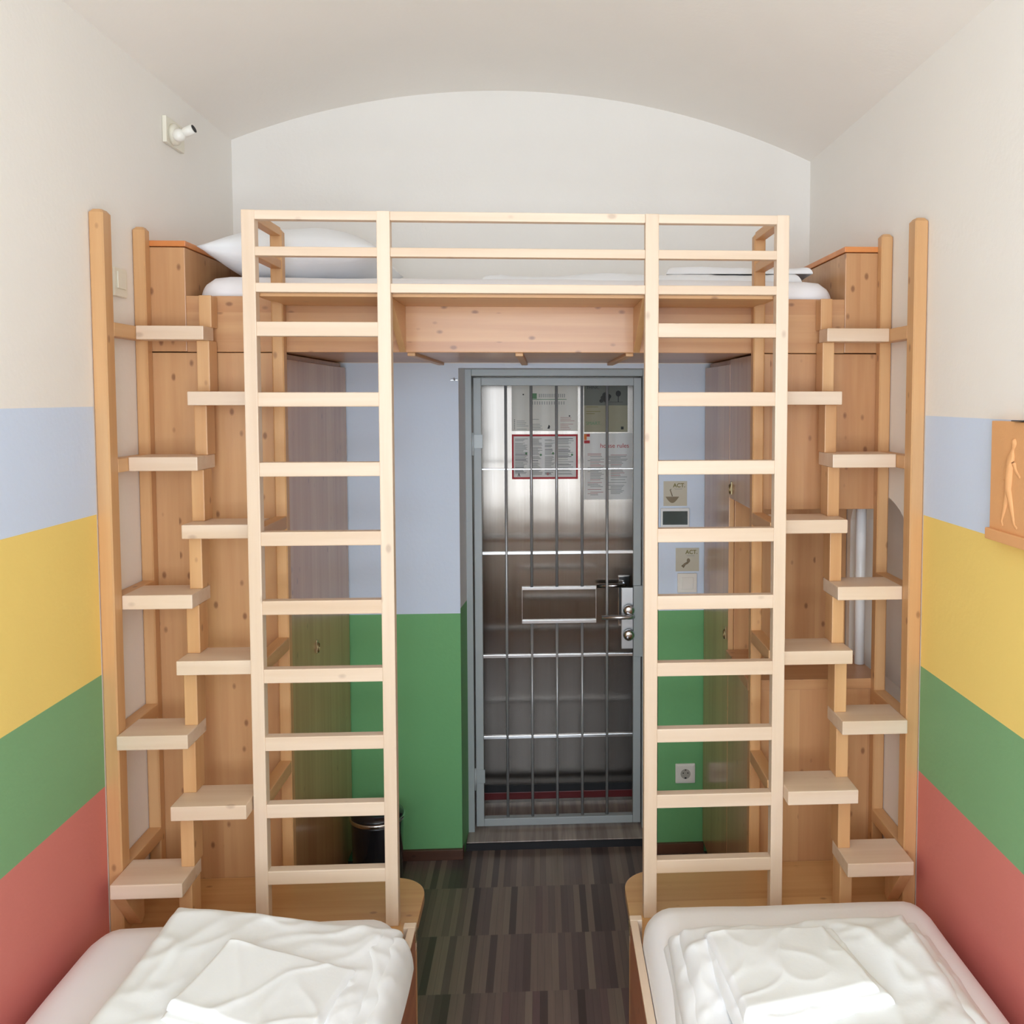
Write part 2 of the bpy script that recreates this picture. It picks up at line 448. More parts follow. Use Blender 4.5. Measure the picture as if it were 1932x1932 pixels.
for zz in (1.661, .229):
    MB().box(-.226, -.19, g0-.005, g0, zz-.045, zz+.012, .001).tube([(-.231, g0-.004, zz-.075), (-.231, g0-.004, zz+.02)], .0055, 12).build('hinge', M['hinge'] if zz > 1 else M['gate'], gate)

# ================================================================== NOTICES ON THE STEEL DOOR
def lettering(txt, size, loc, m, parent, align='LEFT', rx=PI/2, rz=0., name='lettering', shear=0., bold=0.):
    cu = bpy.data.curves.new(name, 'FONT'); cu.body = txt; cu.size = size; cu.align_x = align; cu.extrude = .0002; cu.shear = shear; cu.offset = bold
    o = bpy.data.objects.new(name, cu); COL.objects.link(o); cu.materials.append(m)
    o.rotation_euler = (rx, 0, rz); o.parent = parent
    o.location = Vector((loc[0], loc[1], loc[2]+ZO))-Vector(parent['_w'])
    bpy.context.view_layer.update()
    me = bpy.data.meshes.new_from_object(o.evaluated_get(bpy.context.evaluated_depsgraph_get()))
    q = bpy.data.objects.new(name, me); COL.objects.link(q); q.parent = parent
    q.rotation_euler = o.rotation_euler; q.location = o.location
    bpy.data.objects.remove(o); q.name = name
    return q
YD = 1.6045
def lines(mb, mi, x0, x1, z0, z1, n, t=.0022, seed=0, gap=.2):
    r = random.Random(seed); mb.mi = mi
    for i in range(n):
        z = z1-(z1-z0)*i/max(1, n-1)
        if r.random() < gap: continue
        e = x1-(x1-x0)*r.random()*.45
        mb.box(x0, e, YD-.0026, YD-.0019, z-t/2, z+t/2)
mats = [M['paper'], M['inkgrey'], M['inkgreen'], M['inkdark'], M['inkpink']]
mb = MB().box(-.077, .218, YD-.002, YD, 1.678, 1.896)
mb.mi = 2; mb.box(.008, .035, YD-.0027, YD-.0019, 1.822, 1.846); mb.box(.005, .168, YD-.0027, YD-.0019, 1.818, 1.8205)
mb.mi = 1
for i in range(14): mb.box(.045+i*.0086, .0485+i*.0086, YD-.0027, YD-.0019, 1.828, 1.844); mb.box(.014+i*.0108, .0175+i*.0108, YD-.0027, YD-.0019, 1.796, 1.810)
mb.mi = 3; mb.box(-.028, -.022, YD-.0027, YD-.0019, 1.838, 1.844); mb.box(.178, .184, YD-.0027, YD-.0019, 1.742, 1.748)
for i in range(6): mb.box(-.066, -.063, YD-.0027, YD-.0019, 1.686+i*.008, 1.690+i*.008)
lines(mb, 1, -.055, .0, 1.686, 1.73, 7, seed=1); lines(mb, 1, .015, .065, 1.686, 1.73, 7, seed=2); lines(mb, 4, .14, .205, 1.686, 1.738, 8, seed=3)
mb.mi = 3; mb.prism([(.082, 1.688), (.092, 1.688), (.094, 1.700), (.088, 1.706)], 'Y', YD-.0027, YD-.0019)
tag(mb.build('notice', mats, origin=(.07, YD, 1.68)), 'pale notice with a barred diagram, topmost of the two left notices on the steel door', 'notice')
mats = [M['inkred'], M['paperw'], M['inkgrey'], M['inkgreen'], M['inkdark'], M['inkpink']]
mb = MB().box(-.077, .218, YD-.002, YD, 1.462, 1.663)
mb.mi = 1; mb.box(-.069, .210, YD-.0026, YD-.0019, 1.471, 1.654)
for c, (a, b) in enumerate(((-.063, -.005), (.003, .06), (.07, .115), (.13, .2))):
    r = random.Random(40+c); z = 1.643
    while z > 1.482:
        mi = 4 if r.random() < .12 else 2
        mb.mi = mi
        if r.random() > .12: mb.box(a, b-(b-a)*r.random()*.4, YD-.0032, YD-.0025, z-.0012, z+.0012)
        z -= .0047
    mb.mi = 3; mb.lathe([(.005, 0), (.005, -.0012), (0, -.0012)], (b-.008, YD-.0026, 1.578-.007*(c % 2)), 12, 'Y')
mb.mi = 5; mb.lathe([(.006, 0), (.006, -.0012), (0, -.0012)], (.083, YD-.0026, 1.485), 14, 'Y')
mb.mi = 4; mb.prism([(-.052, 1.474), (-.046, 1.492), (-.040, 1.474), (-.044, 1.474), (-.046, 1.484), (-.049, 1.474)], 'Y', YD-.0033, YD-.0025)
tag(mb.build('notice', mats, origin=(.07, YD, 1.462)), 'red bordered notice with four grey text columns on the steel door', 'notice')
mats = [M['papero'], M['paperg'], M['inkdark'], M['inkgreen'], M['inkolive']]
mb = MB().box(.246, .442, YD-.002, YD, 1.672, 1.896)
mb.mi = 1; mb.box(.246, .442, YD-.0026, YD-.0019, 1.792, 1.896)
mb.mi = 2
mb.box(.398, .402, YD-.0032, YD-.0025, 1.806, 1.836); mb.ball((.40, YD-.003, 1.845), .012, 1, .08, 1.1)
for cx, cz, r in ((.342, 1.838, .014), (.356, 1.832, .012), (.333, 1.826, .012), (.346, 1.820, .015), (.324, 1.812, .009)): mb.ball((cx, YD-.003, cz), r, 1, .06, .9)
mb.box(.342, .348, YD-.0032, YD-.0025, 1.800, 1.815); mb.box(.412, .424, YD-.0032, YD-.0025, 1.684, 1.697)
mb.box(.318, .42, YD-.0032, YD-.0025, 1.806, 1.8075)
mb.mi = 4; lines(mb, 4, .256, .32, 1.745, 1.785, 5, seed=9)
po = tag(mb.build('poster', mats, origin=(.344, YD, 1.672)), 'olive grey poster with dark tree shapes in the upper corner of the steel door', 'poster')
lettering('SMART.', .021, (.254, YD-.0035, 1.705), M['inkgreen'], po)
lettering('THINK.', .018, (.256, YD-.0035, 1.866), M['inkdark'], po)
mats = [M['paperw'], M['inkgrey'], M['inkpink'], M['inkred'], M['inkorange']]
mb = MB().box(.245, .464, YD-.0024, YD, 1.368, 1.667)
mb.mi = 3; mb.box(.258, .272, YD-.003, YD-.0023, 1.652, 1.664); mb.box(.246, .272, YD-.003, YD-.0023, 1.622, 1.635)
mb.mi = 4; mb.box(.246, .258, YD-.003, YD-.0023, 1.637, 1.664)
for a, b, s in ((.262, .338, 21), (.354, .444, 22)):
    r = random.Random(s); z = 1.575
    while z > 1.388:
        mb.mi = 2 if r.random() < .4 else 1
        if r.random() > .2: mb.box(a+(.012 if r.random() < .6 else 0), b-(b-a)*r.random()*.4, YD-.003, YD-.0023, z-.0013, z+.0013)
        z -= .0062
po = tag(mb.build('poster', mats, origin=(.355, YD, 1.368)), 'white house rules poster with red and orange flag mark on the steel door', 'poster')
lettering('house rules', .028, (.318, YD-.0032, 1.602), M['inkred'], po, name='heading')

# ================================================================== LOFT BUNK OVER THE DOOR
loft = thing('loft_bed', (0, .7, 1.965), 'honey pine loft bunk spanning the cell above the barred gate', 'loft bed')
box('front_fascia', M['panX'], loft, -1.0, 1.0, .300, .324, 1.965, 2.132)
box('ledge_board', wood('ledge_pine', *MIDW, 'X'), loft, -.705, .7085, .036, .300, 2.1035, 2.124)  # ledge has the same honey pine tones as the posts
box('base_panel', M['panX'], loft, -XW+.002, XW-.002, .324, YB-.001, 1.966, 1.985, bev=0)
for x0 in (-.352, -.022, .32): box('joist', M['midY'], loft, x0, x0+.024, .330, YB-.002, 1.9555, 1.9665)
for x0 in (-.371, .340): MB().prism([(.036, 2.1035), (.300, 2.1035), (.300, 1.966)], 'X', x0, x0+.02, .0015).build('gusset', M['midY'], loft)
for s, g in ((-1, 0), (1, 0)):
    a, b = sorted((s*1.0, s*(XW-.001)))
    hb = box('headboard', M['panZ'], loft, a, b, .300, YB-.002, 1.966, 2.275)
    a, b = sorted((s*.996, s*(XW-.001)))
    box('cap', M['cap'], hb, a, b, .296, YB-.002, 2.277, 2.294)

# ================================================================== LADDERS AND GUARD RAIL
def ladder(x0, x1, x2, x3, label):
    t = thing('bunk_ladder', ((x0+x3)/2, .018, .345), label, 'ladder', 'pale ladders up to the bunk')
    for a, b in ((x0, x1), (x2, x3)): box('stile', M['paleZ'], t, a, b, .0, .036, .345, 2.330, bev=.003)
    for i in range(9):
        z = 2.0134-.19*i
        box('rung', M['paleX'], t, x1-.002, x2+.002, .002, .034, z-.0195, z+.0195, bev=.003)
    for z in (2.317, 2.2205, 2.124): box('guard_bar', M['paleX'], t, x1-.002, x2+.002, .002, .034, z-.0122, z+.0122, bev=.002)
    return t
ladder(-.7405, -.705, -.3835, -.3475, 'pale pine ladder left of the gate, standing before the full-height cabinet')
ladder(.344, .3815, .7085, .7435, 'pale pine ladder right of the gate, standing before the cabinet with open compartment')
gr = thing('guard_rail', (0, .018, 2.11), 'three long pale bars joining both ladders above the gate', 'guard rail')
for z in (2.317, 2.2205, 2.124): box('bar', M['paleX'], gr, -.3475, .344, .002, .034, z-.0122, z+.0122, bev=.002)

# ================================================================== ALTERNATING STAIRS
def stair(s, label):
    def B(name, m, parent, xa, xb, *d, **k):
        a, b = sorted((s*xa, s*xb)); return box(name, m, parent, a, b, *d, **k)
    t = thing('alternating_stair', (s*.92, .14, .345), label, 'staircase', 'alternating tread stairs')
    zo = [2.034, 1.662, 1.284, .910, .528]; yo = [.178, .108, .044, -.014, -.078]
    zi = [1.846, 1.474, 1.106, .726]; yi = [.143, .076, .015, -.05]
    # posts: front post by the wall, rear post by the wall, rear post behind the ladder
    def post(name, xa, xb, y0, y1, z0, z1):
        a, b = sorted((s*xa, s*xb)); mb = MB(); k = .0035
        def ring(z, q):
            pts = [(a+q, y0+q+k), (a+q+k, y0+q), (b-q-k, y0+q), (b-q, y0+q+k), (b-q, y1-q-k), (b-q-k, y1-q), (a+q+k, y1-q), (a+q, y1-q-k)]
            return [mb.bm.verts.new((x, y, z)) for x, y in pts]
        rs = [ring(z0, 0), ring(z1-.009, 0), ring(z1, .007)]
        for r0, r1 in zip(rs, rs[1:]):
            for i in range(8): mb._tag([mb.bm.faces.new((r0[i], r0[(i+1) % 8], r1[(i+1) % 8], r1[i]))])
        mb._tag([mb.bm.faces.new(rs[0][::-1]), mb.bm.faces.new(rs[2])])
        return mb.build(name, M['midZ'], t)
    post('front_post', 1.098, 1.1355, .0, .05, .345, 2.328)
    post('rear_post', 1.100, 1.1355, .262, .299, .345, 2.328)
    post('rear_post', .706, .7405, .262, .299, .345, 2.327)
    # treads
    for i, (z, y) in enumerate(zip(zo, yo)):
        B('tread', M['paleX'], t, .908, 1.097, y, min(y+.142, .262), z-.0395, z, bev=.003)
        B('side_rail', M['midY'], t, 1.0975, 1.1352, .048, .264, z-.039, z-.001)
    for i, (z, y) in enumerate(zip(zi, yi)):
        B('tread', M['paleX'], t, .744, .945, y, min(y+.142, .262), z-.0395, z, bev=.003)
        B('side_rail', M['midY'], t, .706, .7415, .034, .264, z-.039, z-.001)
    for z in (2.317, 2.2205, 2.124): B('guard_arm', M['midY'], t, .708, .7385, .034, .264, z-.0122, z+.0122)
    # upright blocks between the treads
    lv = [(2.034, 2.128)]
    al = []
    for i in range(4): al += [(zi[i], zo[i]-.0395), (zo[i+1], zi[i]-.0395)]
    lv += al+[(.346, zo[4]-.0395)]
    fy = [.246, .222, .19, .155, .125, .095, .063, .04, .012, -.01]
    for (z0, z1), y in zip(lv, fy):
        B('upright_block', M['midZ'], t, .908, .944, y, min(y+.066, .2985), z0, z1)
    # wedge under the lowest tread
    a, b = sorted((s*1.062, s*1.0965))
    MB().prism([(-.07, .488), (.048, .488), (.048, .375), (.03, .36)], 'X', a, b, .001).build('wedge', M['midZ'], t)
    return t
stair(-1, 'alternating tread stair of pine beside the left wall, under the spotlight')
stair(1, 'alternating tread stair of pine beside the right wall, under the bare cream wall')

# ================================================================== CABINETS
def ring_pull(parent, x, y, z, s):
    MB().box(min(x, x+s*.003), max(x, x+s*.003), y-.008, y+.008, z-.022, z+.022, .001).tube([(x+s*.006, y+.011*math.cos(a), z-.004+.016*math.sin(a)) for a in [2*PI*k/20 for k in range(20)]], .0022, 8, closed=True).build('ring_pull', M['brass'], parent)
c = thing('wardrobe_cabinet', (-.92, .73, FL), 'full-height pine cabinet left of the door under the bunk', 'cabinet')
box('body', M['panZ'], c, -XW+.002, -.731, .300, YB-.018, FL, 1.963)
d = box('door', M['sideZ'], c, -.7305, -.711, .302, YB-.02, FL+.06, 1.945)
ring_pull(d, -.711, .62, .98, 1)
c = thing('tall_cabinet', (.93, .91, FL), 'tall narrow pine cabinet at the back, beside the light switch', 'cabinet')
box('body', M['panZ'], c, .7335, XW-.002, .655, YB-.018, FL, 1.963)
d = box('door', M['sideZ'], c, .7135, .733, .657, YB-.02, FL+.06, 1.945)
ring_pull(d, .7135, .70, .985, -1)
c = thing('wall_cabinet', (.93, .48, 1.477), 'pine cupboard box above the open compartment on the right', 'cabinet')
box('body', M['panZ'], c, .7335, XW-.002, .300, .653, 1.477, 1.963)
d = box('door', M['sideZ'], c, .7135, .733, .302, .652, 1.4775, 1.96)
ring_pull(d, .7135, .615, 1.515, -1)
c = thing('base_cabinet', (.93, .48, FL), 'low pine cabinet under the open compartment on the right', 'cabinet')
box('body', M['panZ'], c, .7335, XW-.002, .300, .653, FL, .903)
box('worktop', M['panX'], c, .705, XW-.002, .294, .653, .9035, .937)
box('door', M['sideZ'], c, .7135, .733, .302, .652, FL+.06, .90)

# ================================================================== BENCHES AT THE HEAD OF THE BEDS
def bench(s, xe, label):
    t = thing('bench', (s*.72, .06, FL), label, 'bench', 'round cornered benches at the bed ends')
    r = .105; pts = [(XW-.003, -.112), (xe, -.112)]
    yb2 = .2985
    for k in range(11):
        a = k/10*PI/2; pts.append((xe+r-r*math.cos(a), yb2-.03-r+r*math.sin(a)))
    pts += [(.703, yb2-.03), (.703, yb2), (XW-.003, yb2)]
    pts = [(s*x, y) for x, y in pts]
    MB().prism(pts, 'Z', .318, .345, .002).build('seat', M['tabX'], t)
    a, b = sorted((s*.72, s*(xe+.05)))
    box('support', M['panX'], t, a, b, .20, .222, FL, .318)
    box('side_panel', M['panZ'], t, min(s*(xe+.05), s*(xe+.072)), max(s*(xe+.05), s*(xe+.072)), -.10, .20, FL, .318)
bench(-1, .297, 'pine bench with rounded corner under the left ladder and stair')
bench(1, .305, 'pine bench with rounded corner under the right ladder and stair')

# ================================================================== CLOTH
def rounded_slab(name, m, x0, x1, y0, y1, z0, z1, r, parent=None, n=26, seed=0, wob=.004, crown=.0):
    """mattress-like body: superelliptic rounded box with a soft waviness"""
    mb = MB(); bm = mb.bm
    bmesh.ops.create_cube(bm, size=2.0)
    bmesh.ops.subdivide_edges(bm, edges=bm.edges[:], cuts=n, use_grid_fill=True)
    hx, hy, hz = (x1-x0)/2, (y1-y0)/2, (z1-z0)/2; c = Vector(((x0+x1)/2, (y0+y1)/2, (z0+z1)/2))
    for v in bm.verts:
        q = Vector((v.co.x*hx, v.co.y*hy, v.co.z*hz))
        # denser sampling near the edges
        q.x = math.copysign(abs(v.co.x)**.6, v.co.x)*hx; q.y = math.copysign(abs(v.co.y)**.6, v.co.y)*hy
        i = Vector((max(-hx+r, min(hx-r, q.x)), max(-hy+r, min(hy-r, q.y)), max(-hz+r*.9, min(hz-r*.9, q.z))))
        d = q-i
        if d.length > 1e-6: q = i+d.normalized()*min(r, d.length if max(abs(q.x)-hx+r, abs(q.y)-hy+r, abs(q.z)-hz+r) < r-1e-6 else r)
        p = c+q
        w = noise.noise(p*3.1+Vector((seed, 0, 0)))*wob+noise.noise(p*9+Vector((0, seed, 0)))*wob*.4
        p.z += w*(1 if q.z > 0 else .2)
        if q.z > 0: p.z += crown*(1-(q.x/hx)**2)*(1-(q.y/hy)**2)
        v.co = p
    for f_ in bm.faces: f_.smooth = True
    return mb.build(name, m, parent, origin=(c.x, c.y, z0))

def folded(name, m, layers, label, cat, seed, n=70, parent=None):
    """folded bedding: stacked soft layers; layer = (4 corner points, z0(u,v)-ish base, thickness per corner, edge radius, wrinkle)"""
    mb = MB(); bm = mb.bm
    for li, (cor, zb, th, er, wr) in enumerate(layers):
        P = [Vector((c[0], c[1], 0)) for c in cor]
        def bil(u, v, q): return (q[0]*(1-u)+q[1]*u)*(1-v)+(q[3]*(1-u)+q[2]*u)*v
        grid = []
        L = ((P[1]-P[0]).length+(P[2]-P[3]).length)/2; W = ((P[3]-P[0]).length+(P[2]-P[1]).length)/2
        def warp(k):                     # ring spacing concentrated at the borders
            t_ = k/n; return .5-.5*math.cos(PI*t_)
        for j in range(n+1):
            row = []
            for i in range(n+1):
                u, v = warp(i), warp(j)
                p = bil(u, v, P); base = bil(u, v, zb); t_ = bil(u, v, th)
                e = min(min(u, 1-u)*L, min(v, 1-v)*W)          # distance to the border
                a = min(1, e/er); prof = math.sqrt(max(0, 1-(1-a)**2))
                sd = Vector((seed*3.7+li*11, seed*1.3, 0))
                ed = noise.noise(Vector((p.x*4, p.y*4, seed+li)))*.008   # wavering outline
                out = (p-bil(.5, .5, P)); out = out.normalized() if out.length > 1e-6 else out
                p = p+out*ed
                q = p*4.2+sd
                q2 = Vector((p.x*8+p.y*3, p.y*6-p.x*3, seed+li*2.))
                rid = 1-abs(noise.noise(q2))*2.2
                rid2 = 1-abs(noise.noise(Vector((p.x*6-p.y*8, p.y*5+p.x*3, seed*2+li))))*2.4
                h = noise.noise(q)*.9+max(0, rid)**3*.35+max(0, rid2)**4*.4-.2
                p.z = base+t_*prof*(1+.0)+wr*h*prof
                row.append(bm.verts.new(p))
            grid.append(row)
        fs = [bm.faces.new((grid[j][i], grid[j][i+1], grid[j+1][i+1], grid[j+1][i])) for j in range(n) for i in range(n)]
        # underside
        bot = [[bm.verts.new((vv.co.x, vv.co.y, bil(warp(i), warp(j), zb)-.001)) for i, vv in ((0, grid[j][0]), (n, grid[j][n]))] for j in (0, n)]
        fs.append(bm.faces.new((bot[0][0], bot[1][0], bot[1][1], bot[0][1])))
        mb._tag(fs, True)
    z0 = min(v.co.z for v in bm.verts); cx = sum(c[0] for c in layers[0][0])/4; cy = sum(c[1] for c in layers[0][0])/4
    o = mb.build(name, m, parent, origin=(cx, cy, z0), recalc=False)
    o.modifiers.new('smooth', 'SUBSURF').render_levels = 1
    return tag(o, label, cat)

# ================================================================== LOWER BEDS
def bed(s, xe, label):
    t = thing('bed', (s*.71, -1.2, FL), label, 'bed', 'pine beds along the side walls')
    a, b = sorted((s*xe, s*(xe+.02)))
    box('side_board', M['bedY'], t, a, b, -2.25, -.140, FL+.0, .414)
    box('side_lip', M['paleY'], t, a, b, -2.25, -.140, .4142, .421, bev=.001)
    a, b = sorted((s*(xe), s*(XW-.004)))
    box('end_board', M['midX'], t, a, b, -.139, -.1135, FL, .352)
    box('corner_block', M['paleX'], t, min(s*xe, s*(xe+.033)), max(s*xe, s*(xe+.033)), -.139, -.1135, .3525, .421)
    MB().box(min(s*(xe-.003), s*xe), max(s*(xe-.003), s*xe), -.15, -.118, .385, .41, .001).build('bracket', M['brass'], t)
    box('end_board', M['midX'], t, a, b, -2.276, -2.251, FL, .421)
    a, b = sorted((s*(xe+.0205), s*(XW-.004)))
    box('slat_base', M['midX'], t, a, b, -2.25, -.141, .20, .224, bev=0)
    return t
bed(-1, .281, 'pine bed by the left wall, its white duvet folded')
bed(1, .292, 'pine bed by the right wall, its white duvet folded')
tag(rounded_slab('mattress', M['sheet'], -1.092, -.303, -2.235, -.155, .226, .482, .085, seed=1, crown=.012), 'white sheeted mattress on the bed by the left wall', 'mattress')
tag(rounded_slab('mattress', M['sheet'], .314, 1.092, -2.235, -.155, .226, .488, .085, seed=2, crown=.012), 'white sheeted mattress on the bed by the right wall', 'mattress')
S = .474
folded('duvet', M['linen'], [
    ([(-.90, -1.20), (-.262, -1.20), (-.266, -.285), (-.872, -.275)], (S, S-.055, S-.075, S), (.05, .09, .105, .075), .045, .016),
    ([(-.895, -1.17), (-.30, -1.17), (-.292, -.268), (-.858, -.262)], (S+.03, S+.01, S+.004, S+.055), (.04, .03, .034, .045), .04, .015),
    ([(-.885, -1.15), (-.338, -1.15), (-.325, -.300), (-.845, -.275)], (S+.065, S+.034, S+.028, S+.085), (.03, .024, .018, .032), .034, .016)],
    'large white duvet folded on the left bed', 'duvet', 3.1)
folded('folded_linen', M['linen'], [
    ([(-.722, -.695), (-.40, -.80), (-.345, -.475), (-.668, -.432)], (S+.080, S+.045, S+.03, S+.085), (.022, .022, .02, .02), .016, .009),
    ([(-.715, -.674), (-.41, -.772), (-.362, -.49), (-.662, -.442)], (S+.100, S+.065, S+.048, S+.103), (.020, .020, .018, .018), .014, .009)],
    'small folded white linen lying on the left duvet', 'bed linen', 5.3)
folded('duvet', M['linen'], [
    ([(.337, -1.20), (1.015, -1.20), (1.018, -.375), (.350, -.375)], (S, S, S, S), (.055, .055, .05, .05), .05, .016),
    ([(.345, -1.17), (.99, -1.17), (.985, -.372), (.362, -.382)], (S+.03, S+.03, S+.03, S+.03), (.04, .04, .042, .035), .04, .016),
    ([(.36, -1.15), (.958, -1.15), (.945, -.385), (.385, -.395)], (S+.058, S+.058, S+.058, S+.05), (.035, .035, .044, .03), .036, .022)],
    'large white duvet folded on the right bed', 'duvet', 8.2)
folded('folded_linen', M['linen'], [
    ([(.445, -.815), (.795, -.725), (.745, -.455), (.428, -.46)], (S+.085, S+.085, S+.08, S+.076), (.026, .026, .022, .022), .018, .009),
    ([(.455, -.792), (.765, -.712), (.722, -.468), (.437, -.467)], (S+.106, S+.106, S+.098, S+.094), (.022, .022, .02, .02), .016, .009)],
    'small folded white linen lying on the right duvet', 'bed linen', 12.4)

# ================================================================== UPPER BEDDING
tag(rounded_slab('mattress', M['sheet'], -.985, .985, .33, 1.15, 1.987, 2.192, .07, seed=4), 'white mattress up on the loft bunk', 'mattress')
def pillow(name, c, hx, hy, hz, rz, label):
    mb = MB(); bm = mb.bm; n = 36
    bmesh.ops.create_grid(bm, x_segments=n, y_segments=n, size=1.0)
    top = bm.verts[:]
    def shape(v, sgn):
        x, y = v
        pin = 1-.10*(1-abs(y)**2)*abs(x)**6; pin2 = 1-.10*(1-abs(x)**2)*abs(y)**6
        px, py = x*hx*(1-.09*(1-y*y)*abs(x)), y*hy*(1-.09*(1-x*x)*abs(y))
        pr = (max(0, 1-abs(x)**2.6)*max(0, 1-abs(y)**2.6))**.55
        z = sgn*hz*pr+noise.noise(Vector((x*2, y*2, sgn*3)))*.012*pr
        return Vector((px, py, z))
    co = [(v.co.x, v.co.y) for v in top]
    r = bmesh.ops.duplicate(bm, geom=bm.faces[:])
    dup = [g for g in r['geom'] if isinstance(g, bmesh.types.BMVert)]
    for v, q in zip(top, co): v.co = shape(q, 1)
    for v in dup: v.co = shape((v.co.x, v.co.y), -1)
    bmesh.ops.remove_doubles(bm, verts=bm.verts[:], dist=1e-4)
    mt = Matrix.Translation(c) @ Matrix.Rotation(rz, 4, 'Z')
    bmesh.ops.transform(bm, matrix=mt, verts=bm.verts[:])
    for f_ in bm.faces: f_.smooth = True
    return tag(mb.build(name, M['linen'], origin=(c[0], c[1], c[2]-hz)), label, 'pillow')
pillow('pillow', (-.725, .70, 2.286), .272, .34, .096, .04, 'plump white pillow at the left end of the loft bunk')
U = 2.188
folded('duvet', M['linen'], [([(-.13, .42), (.90, .42), (.92, 1.02), (-.10, 1.05)], (U, U, U, U), (.03, .045, .045, .03), .03, .010)],
       'thin white folded duvet lying flat along the loft bunk', 'duvet', 15., n=60)
folded('folded_linen', M['linen'], [([(.46, .44), (.94, .43), (.95, .78), (.5, .80)], (U+.036, U+.040, U+.040, U+.036), (.022, .022, .022, .02), .02, .008)],
       'small white linen at the right end of the loft bunk', 'bed linen', 18., n=40)

# ================================================================== SMALL THINGS ON THE WALLS
t = thing('wall_spotlight', (-XW, .58, 2.68), 'small white spotlight high on the cream left wall', 'lamp')
box('plate', M['cream_plastic'], t, -XW+.0005, -XW+.014, .505, .655, 2.637, 2.72, bev=.003)
MB().lathe([(.034, .0), (.034, .012), (.028, .02), (.0, .02)], (-XW+.014, .555, 2.672), 28, 'X').build('base_cup', M['cream_plastic'], t)
MB().tube([(-XW+.03, .545, 2.668), (-1.09, .51, 2.655), (-1.08, .49, 2.652)], .007).ball((-1.076, .485, 2.652), .02).build('ball_joint', M['white'], t)
h = MB().tube([(-1.064, .486, 2.658), (-1.059, .486, 2.660), (-1.030, .482, 2.672)], [.010, .015, .016], 20).build('lamp_head', M['white'], t)
MB().tube([(-1.0302, .482, 2.6719), (-1.0288, .4818, 2.6725)], .0125, 18).build('lens', M['dark'], h)

def switch(axis, c, label, w=.08):
    """plate + rocker; axis 'X' on the left wall, 'Y' on the door wall"""
    t = thing('light_switch', c, label, 'light switch')
    if axis == 'X':
        box('plate', M['cream_plastic'], t, c[0], c[0]+.009, c[1]-w/2, c[1]+w/2, c[2]-w/2, c[2]+w/2, bev=.003)
        box('rocker', M['cream_plastic'], t, c[0]+.009, c[0]+.013, c[1]-.026, c[1]+.026, c[2]-.018, c[2]+.03, bev=.002)
    else:
        box('plate', M['white'], t, c[0]-w/2, c[0]+w/2, c[1]-.012, c[1], c[2]-w/2, c[2]+w/2, bev=.004)
        box('rocker', M['white'], t, c[0]-.024, c[0]+.024, c[1]-.0165, c[1]-.012, c[2]-.025, c[2]+.025, bev=.002)
switch('X', (-XW+.0005, .165, 2.153), 'cream light switch on the left wall between the stair posts')
switch('Y', (.6465, YB-.0005, 1.073), 'white light switch on the blue door wall below a sticker')
t = thing('power_socket', (.643, YB, .28), 'white round power socket low on the green door wall', 'socket')
MB().box(.602, .684, YB-.010, YB-.0005, .239, .321, .004).box(.609, .677, YB-.013, YB-.009, .246, .314, .002).build('plate', M['white'], t)
so = MB().lathe([(.0205, -.0145), (.0205, -.0125), (.0185, -.0125), (.0180, -.0135), (0, -.0135)], (.643, YB, .28), 30, 'Y').build('socket_well', plain('socket_grey', srgb(176, 174, 164), .4), t)
mb = MB()
for dx, dz in ((-.0095, .004), (.0095, .004)): mb.lathe([(.0026, -.0150), (.0026, -.0136), (0, -.0136)], (.643+dx, YB, .28+dz), 12, 'Y')
mb.box(.639, .647, YB-.0150, YB-.0136, .2605, .2665).box(.640, .646, YB-.0150, YB-.0136, .2950, .2990)
mb.build('contact_holes', M['dark'], so)
t = thing('display_panel', (.595, YB, 1.34), 'wall panel with dark green screen between the two stickers', 'display')
box('housing', plain('pale_grey_housing', srgb(238, 242, 242), .4), t, .537, .654, YB-.012, YB-.0005, 1.302, 1.380, bev=.003)
box('screen', M['screen'], t, .545, .646, YB-.0145, YB-.0115, 1.313, 1.368, bev=.001)
def sticker(x0, x1, z0, z1, label, draw, tx):
    mb = MB().box(x0, x1, YB-.0015, YB-.0003, z0, z1); mb.mi = 1
    draw(mb, x0, z0, x1-x0)
    mb.mi = 2; mb.box(tx, tx+.033, YB-.0021, YB-.0014, z1-.0305, z1-.0295); mb.box(tx+.004, tx+.033, YB-.0021, YB-.0014, z1-.034, z1-.033)
    o = tag(mb.build('sticker', [M['sticker'], plain('brown_drawing', srgb(140, 128, 104), .7), M['inkgrey']], origin=(x0, YB, z0)), label, 'sticker')
    lettering('ACT.', .0225, (tx-.004, YB-.0022, z1-.0245), M['inkolive'], o, bold=.0004)
def draw1(mb, x, z, w):                      # a small bowl-like basin under a tap
    pts = [(x+.008+.056*k/12, z+.038-.026*math.sin(PI*k/12)) for k in range(13)]
    mb.prism(pts, 'Y', YB-.0021, YB-.0014)
    mb.tube([(x+.036, YB-.0018, z+.04), (x+.031, YB-.0018, z+.055), (x+.027, YB-.0018, z+.066), (x+.031, YB-.0018, z+.069)], .0022, 6)
def draw2(mb, x, z, w):                      # a bulb held up by its stem
    mb.tube([(x+.028, YB-.0018, z+.018), (x+.038, YB-.0018, z+.03), (x+.05, YB-.0018, z+.036)], [.0065, .004, .0045], 8)
    mb.ball((x+.052, YB-.0016, z+.044), .0085, .8, .1, 1.1)
sticker(.549, .645, 1.388, 1.489, 'beige sticker with a basin drawing above the dark screen', draw1, .592)
sticker(.600, .696, 1.120, 1.216, 'beige sticker with a small bulb drawing above the light switch', draw2, .644)
